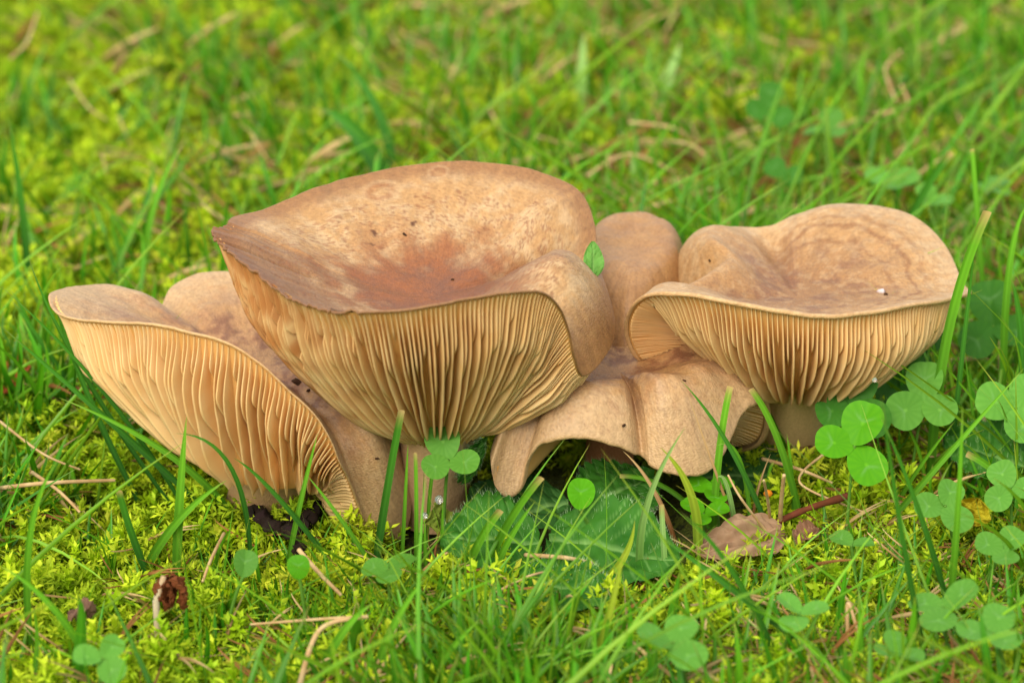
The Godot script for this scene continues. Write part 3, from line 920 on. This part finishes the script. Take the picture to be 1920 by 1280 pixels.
func broad_leaves() -> void:
	# base x, y, height mm, tip x, y, height mm, width mm, roll, look (0 green, 1 dark), label
	var rows := [
		[1030, 1012, 5, 1275, 1050, 5, 30, 0.5, 0, "big hairy toothed leaf lying before the saddle shaped cap"],
		[1010, 1020, 4, 826, 1008, 8, 30, 0.4, 0, "hairy toothed leaf lying before the funnel's stem"],
		[1100, 955, 5, 1228, 890, 8, 24, 0.6, 0, "hairy leaf raised beneath the saddle shaped cap"],
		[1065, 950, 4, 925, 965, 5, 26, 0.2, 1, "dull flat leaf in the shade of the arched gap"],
		[975, 1090, 3, 1150, 1120, 5, 20, 0.4, 0, "lowest hairy leaf half sunk in the moss"],
		[1920, 880, 8, 1770, 815, 12, 20, 0.7, 0, "toothed hairy leaf below the flat round leaved clover"],
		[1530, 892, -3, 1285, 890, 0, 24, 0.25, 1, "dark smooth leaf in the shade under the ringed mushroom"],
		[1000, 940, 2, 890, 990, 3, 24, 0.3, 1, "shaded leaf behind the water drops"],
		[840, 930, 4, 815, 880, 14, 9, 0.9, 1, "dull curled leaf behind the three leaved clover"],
		[870, 900, 12, 912, 820, 26, 6, 0.9, 0, "narrow grey green leaf beside the funnel's stem"],
	]
	for k in rows.size():
		var r: Array = rows[k]
		var p0 := on_level(r[0], r[1], r[2] * 0.001)
		var p1 := on_level(r[3], r[4], r[5] * 0.001)
		var o := thing("broad_leaf", p0, r[9], "leaf", "broad leaves under the mushrooms")
		var dark: bool = r[8] == 1
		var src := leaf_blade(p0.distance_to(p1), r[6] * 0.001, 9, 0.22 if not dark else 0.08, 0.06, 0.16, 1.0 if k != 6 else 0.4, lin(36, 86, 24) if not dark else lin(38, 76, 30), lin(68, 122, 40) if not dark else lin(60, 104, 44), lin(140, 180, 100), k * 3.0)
		put("blade", src.mesh(), M.broad, o)
		if not dark:
			var h := put("leaf_hairs", hairs(src, 420, 0.0014).mesh(), M.broad, o)
			h.set_meta("kind", "stuff")
		place_leaf(o, p0, p1, Vector3(0, 1, r[7]).normalized())
	# small pointed leaf wedged between two caps
	var q0 := at(1112, 520, 0.004)
	var q1 := at(1112, 452, 0.0)
	var w := put("small_leaf", leaf_blade(q0.distance_to(q1), 0.0056, 1, 0.0, 0.05, 0.2, 0.3, lin(84, 136, 56), lin(108, 158, 70), lin(140, 176, 100), 4.0).mesh(), M.broad)
	place_leaf(w, q0, q1, Vector3(0.2, 0.3, 1))
	tag(w, "small green leaf wedged between the funnel and the rounded cap", "leaf")
	# dead leaves
	for r in [[1470, 1005, 2, 1300, 1052, -1, 14, 0.6, lin(168, 138, 106), lin(138, 106, 80), "dead brown leaf lying folded on the moss", 0.5], [1490, 1020, 1, 1540, 1005, 3, 8, 0.4, lin(150, 112, 84), lin(120, 88, 68), "small curled dead leaf end beside the brown twig", 0.5],
		[45, 690, 6, -10, 750, 4, 9, 0.6, lin(176, 92, 48), lin(140, 70, 40), "rust red fallen leaf beside the dark grass tuft", 0.4], [1815, 985, 6, 1835, 935, 12, 10, 0.9, lin(196, 184, 40), lin(170, 150, 36), "yellow withered leaflet behind the pale clover", 0.2],
		[840, 1000, 0, 790, 985, 6, 14, 0.8, lin(150, 160, 60), lin(110, 136, 50), "yellowing leaf at the funnel stem's foot", 0.3]]:
		var p0 := on_level(r[0], r[1], r[2] * 0.001)
		var p1 := on_level(r[3], r[4], r[5] * 0.001)
		var d := put("fallen_leaf", leaf_blade(p0.distance_to(p1), r[6] * 0.001, 3, 0.16, -0.05, r[11], 1.4, r[8], r[9], (r[9] as Color) * 0.7, r[0]).mesh(), M.dry)
		place_leaf(d, p0, p1, Vector3(0, 1, r[7]).normalized())
		tag(d, r[10], "fallen leaf", "fallen leaves on the moss")

func twig(called: String, pts_px: Array, r0: float, r1: float, knob: float, col: Color, col2: Color, label: String, cat: String, group := "", mat := "twig") -> void:
	var ctrl: Array[Vector3] = []
	for p in pts_px: ctrl.append(on_level(p[0], p[1], p[2] * 0.001))
	var b := Mb.new()
	var pts := PackedVector3Array()
	var ra := PackedFloat32Array()
	var cc := PackedColorArray()
	var n := (ctrl.size() - 1) * 12
	for k in n + 1:
		var u := float(k) / 12.0
		var i := mini(int(u), ctrl.size() - 2)
		var q := ctrl[i].cubic_interpolate(ctrl[i + 1], ctrl[maxi(i - 1, 0)], ctrl[mini(i + 2, ctrl.size() - 1)], u - i)
		pts.append(q - ctrl[0])
		ra.append(lerpf(r0, r1, float(k) / n) * (1.0 + knob * big.get_noise_2d(k * 28.0, r0 * 1e6)))
		cc.append(col.lerp(col2, fine.get_noise_2d(k * 30.0, 4.0) * 0.5 + 0.5))
	tube(b, pts, ra, cc, 9)
	if knob > 0.5:
		for k in b.v.size(): b.v[k] += Vector3(nz(fine, b.v[k], 400.0), nz(fine, b.v[k] + Vector3.ONE, 400.0), nz(fine, b.v[k] - Vector3.ONE, 400.0)) * 0.0012
	var o := put(called, b.mesh(), M[mat])
	o.position = ctrl[0]
	tag(o, label, cat, group)

func litter() -> void:
	twig("twig", [[1450, 982, 4], [1510, 955, 7], [1588, 930, 7]], 0.0008, 0.0010, 0.3, lin(122, 66, 42), lin(84, 48, 34), "reddish brown twig lying beside the dead leaf", "twig", "twigs on the moss")
	twig("twig", [[468, 948, 3], [510, 985, 3], [560, 990, 3], [590, 955, 5], [620, 938, 6], [675, 925, 8]], 0.0022, 0.0011, 0.8, lin(52, 40, 34), lin(30, 24, 20), "dark knobbly root under the open gills", "root", "twigs on the moss")
	twig("twig", [[560, 1030, 2], [545, 990, 3], [540, 975, 4]], 0.0016, 0.0012, 0.8, lin(52, 40, 34), lin(30, 24, 20), "short dark root stub by the knobbly root", "root", "twigs on the moss")
	var straws := [
		[[0, 915, 4], [90, 905, 8], [215, 900, 5], "brown straw lying level beside the tilted mushroom"], [[60, 885, 6], [110, 920, 7], [150, 960, 3], "dark straw lying askew near the level brown straw"],
		[[560, 1290, 3], [600, 1180, 12], [690, 1155, 14], "bleached thick straw arching in the low moss"], [[690, 1155, 13], [600, 1160, 12], [470, 1170, 6], "long pale straw running level through the low moss"],
		[[985, 1040, 6], [1060, 1045, 9], [1110, 1055, 5], "pale straw bent over the lowest hairy leaf"], [[930, 1110, 4], [990, 1080, 8], [1040, 1068, 6], "bleached straw lying before the lowest hairy leaf"],
		[[1430, 860, 6], [1500, 880, 9], [1560, 905, 5], "curved straw beneath the ringed mushroom"], [[1545, 850, 10], [1500, 905, 8], [1620, 960, 3], "bent straw over the reddish twig"],
		[[1445, 985, 3], [1440, 940, 14], [1432, 900, 24], "bleached upright straw by the dead leaf"], [[1462, 985, 3], [1465, 940, 12], [1470, 890, 22], "pale upright straw close by the bleached one"],
		[[1590, 1210, 3], [1590, 1130, 12], [1610, 1190, 6], "rusty bent straw in the yellow moss"], [[420, 1000, 3], [395, 1050, 5], [380, 1090, 3], "pale wide straw below the open gills"],
		[[560, 1030, 12], [600, 1075, 9], [640, 1115, 4], "yellow straw slanting down beside the round leaf"], [[1440, 1000, 3], [1390, 935, 15], [1365, 890, 20], "thin straw leaning over the small clovers"],
		[[1180, 230, 14], [1260, 240, 16], [1310, 270, 9], "blurred pale straw beyond the rounded cap"], [[1330, 300, 10], [1290, 270, 14], [1200, 262, 8], "blurred brown straw under the paler far straw"],
		[[1680, 190, 16], [1660, 130, 24], [1690, 95, 26], "blurred looping straw in the far lawn"], [[1640, 215, 14], [1700, 200, 16], [1690, 160, 22], "blurred curled straw by the far looping straw"],
		[[20, 110, 18], [50, 80, 24], [70, 25, 28], "blurred thick straw far up in the moss"], [[130, 150, 12], [165, 200, 8], [200, 225, 4], "blurred thin straw below the thick far straw"],
		[[0, 790, 9], [80, 850, 10], [150, 880, 6], "pale straw fallen beside the dark tuft"], [[1100, 330, 10], [1180, 290, 15], [1280, 330, 8], "blurred straw arching just behind the rounded cap"]]
	for s in straws:
		var th := rng.randf_range(0.00035, 0.0007)
		twig("straw", [s[0], s[1], s[2]], th, th * 0.7, 0.1, lin(214, 190, 140), lin(170, 124, 74), s[3], "straw", "single straws in the moss", "dry")
	# crumpled dead bud on a bleached stalk, and a curled scrap
	var p := on_level(318, 1150, 0.004)
	var o := thing("dead_bud", p, "crumpled brown bud on a bleached stalk in the moss", "bud")
	for k in 4:
		var b := leaf_blade(0.0085, 0.004, 3, 0.2, 0.3, 0.6, 1.0, lin(120, 66, 36), lin(92, 52, 30), lin(160, 110, 60), k * 5.0)
		var m := put("husk", b.mesh(), M.dry, o)
		m.transform = Transform3D(Basis(Vector3.UP, k * 1.5) * Basis(Vector3.BACK, -1.0 - 0.2 * k), Vector3(0, 0.009, 0))
	var st := Mb.new()
	tube(st, PackedVector3Array([Vector3(-0.003, -0.006, 0.001), Vector3(-0.003, 0.004, 0.001), Vector3(-0.001, 0.010, 0)]), PackedFloat32Array([0.0008, 0.0009, 0.0007]), PackedColorArray([lin(190, 170, 130), lin(206, 190, 156), lin(190, 160, 120)]), 7)
	put("stalk", st.mesh(), M.dry, o)
	p = on_level(128, 1172, 0.003)
	var sc := put("dead_scrap", leaf_blade(0.007, 0.0055, 2, 0.2, -0.2, 0.9, 1.4, lin(136, 104, 84), lin(110, 82, 66), lin(90, 66, 54), 8.0).mesh(), M.dry)
	sc.transform = Transform3D(Basis(Vector3.UP, 0.4), p)
	tag(sc, "small curled brown scrap lying on the moss", "dead leaf")
	# drops of water
	for r in [[823, 936, 1.05, 0.062, "larger clear water drop hanging at a blade's tip", 0], [796, 966, 0.8, 0.066, "smaller clear water drop beside a thin blade", 0], [1640, 712, 0.6, 0.04, "tiny water drop under the ringed cap's gills", 0]]:
		var sp := SphereMesh.new()
		sp.radius = r[2] * 0.001
		sp.height = r[2] * 0.0021
		sp.radial_segments = 32
		sp.rings = 16
		var d := put("water_drop", sp, M.water)
		d.position = at(r[0], r[1], r[3])
		tag(d, r[4], "water drop", "water drops")
	# an orange seed
	var seed_mesh := Mb.new()
	tube(seed_mesh, PackedVector3Array([Vector3(-0.0012, 0, 0), Vector3(-0.0007, 0, 0), Vector3(0.0, 0, 0), Vector3(0.0007, 0, 0), Vector3(0.0012, 0, 0)]), PackedFloat32Array([0.0002, 0.0009, 0.0011, 0.0009, 0.0002]), PackedColorArray([lin(200, 120, 30), lin(206, 124, 30), lin(214, 130, 32), lin(206, 124, 30), lin(190, 110, 30)]), 12)
	var sd := put("seed", seed_mesh.mesh(), M.twig)
	sd.position = on_level(1440, 925, 0.006)
	tag(sd, "small orange seed under the curved straw", "seed")

func _ready() -> void:
	rng.seed = 77
	big.seed = 3
	big.frequency = 0.01
	big.fractal_octaves = 4
	fine.seed = 8
	fine.frequency = 0.01
	fine.fractal_octaves = 3
	var pr := deg_to_rad(PITCH)
	c_f = Vector3(0, -sin(pr), -cos(pr))
	c_u = Vector3(0, cos(pr), -sin(pr))
	cam_at = AIM - c_f * DIST
	# camera
	var cam := Camera3D.new()
	cam.name = "camera"
	add_child(cam)
	cam.position = cam_at
	cam.rotation = Vector3(-pr, 0, 0)
	var attr := CameraAttributesPhysical.new()
	attr.frustum_focal_length = 100.0
	attr.frustum_focus_distance = DIST - 0.035
	attr.exposure_aperture = 12.0
	attr.frustum_near = 0.05
	attr.frustum_far = 400.0
	cam.attributes = attr
	cam.fov = rad_to_deg(2.0 * atan(341.0 * 1.875 / PXM / DIST))
	cam.near = 0.05
	cam.far = 400.0
	# sky, overcast
	var sky := ProceduralSkyMaterial.new()
	sky.sky_top_color = Color(0.93, 0.96, 1.0)
	sky.sky_horizon_color = Color(0.86, 0.88, 0.9)
	sky.sky_curve = 0.3
	sky.ground_bottom_color = Color(0.25, 0.3, 0.15)
	sky.ground_horizon_color = Color(0.4, 0.45, 0.3)
	var env := Environment.new()
	env.background_mode = Environment.BG_SKY
	env.sky = Sky.new()
	env.sky.sky_material = sky
	env.tonemap_mode = Environment.TONE_MAPPER_LINEAR
	env.tonemap_exposure = 1.5
	env.sdfgi_enabled = true
	env.ssao_enabled = true
	env.ssil_enabled = true
	var we := WorldEnvironment.new()
	we.name = "sky"
	we.environment = env
	add_child(we)
	var sun := DirectionalLight3D.new()
	sun.name = "sun"
	sun.light_color = Color(1.0, 0.975, 0.94)
	sun.light_energy = 0.8
	sun.light_angular_distance = 38.0
	sun.shadow_enabled = true
	add_child(sun)
	sun.rotation_degrees = Vector3(-41, -22, 0)
	make_materials()
	ground()
	mushrooms()
	moss()
	grass()
	hero_blades()
	clovers()
	broad_leaves()
	litter()
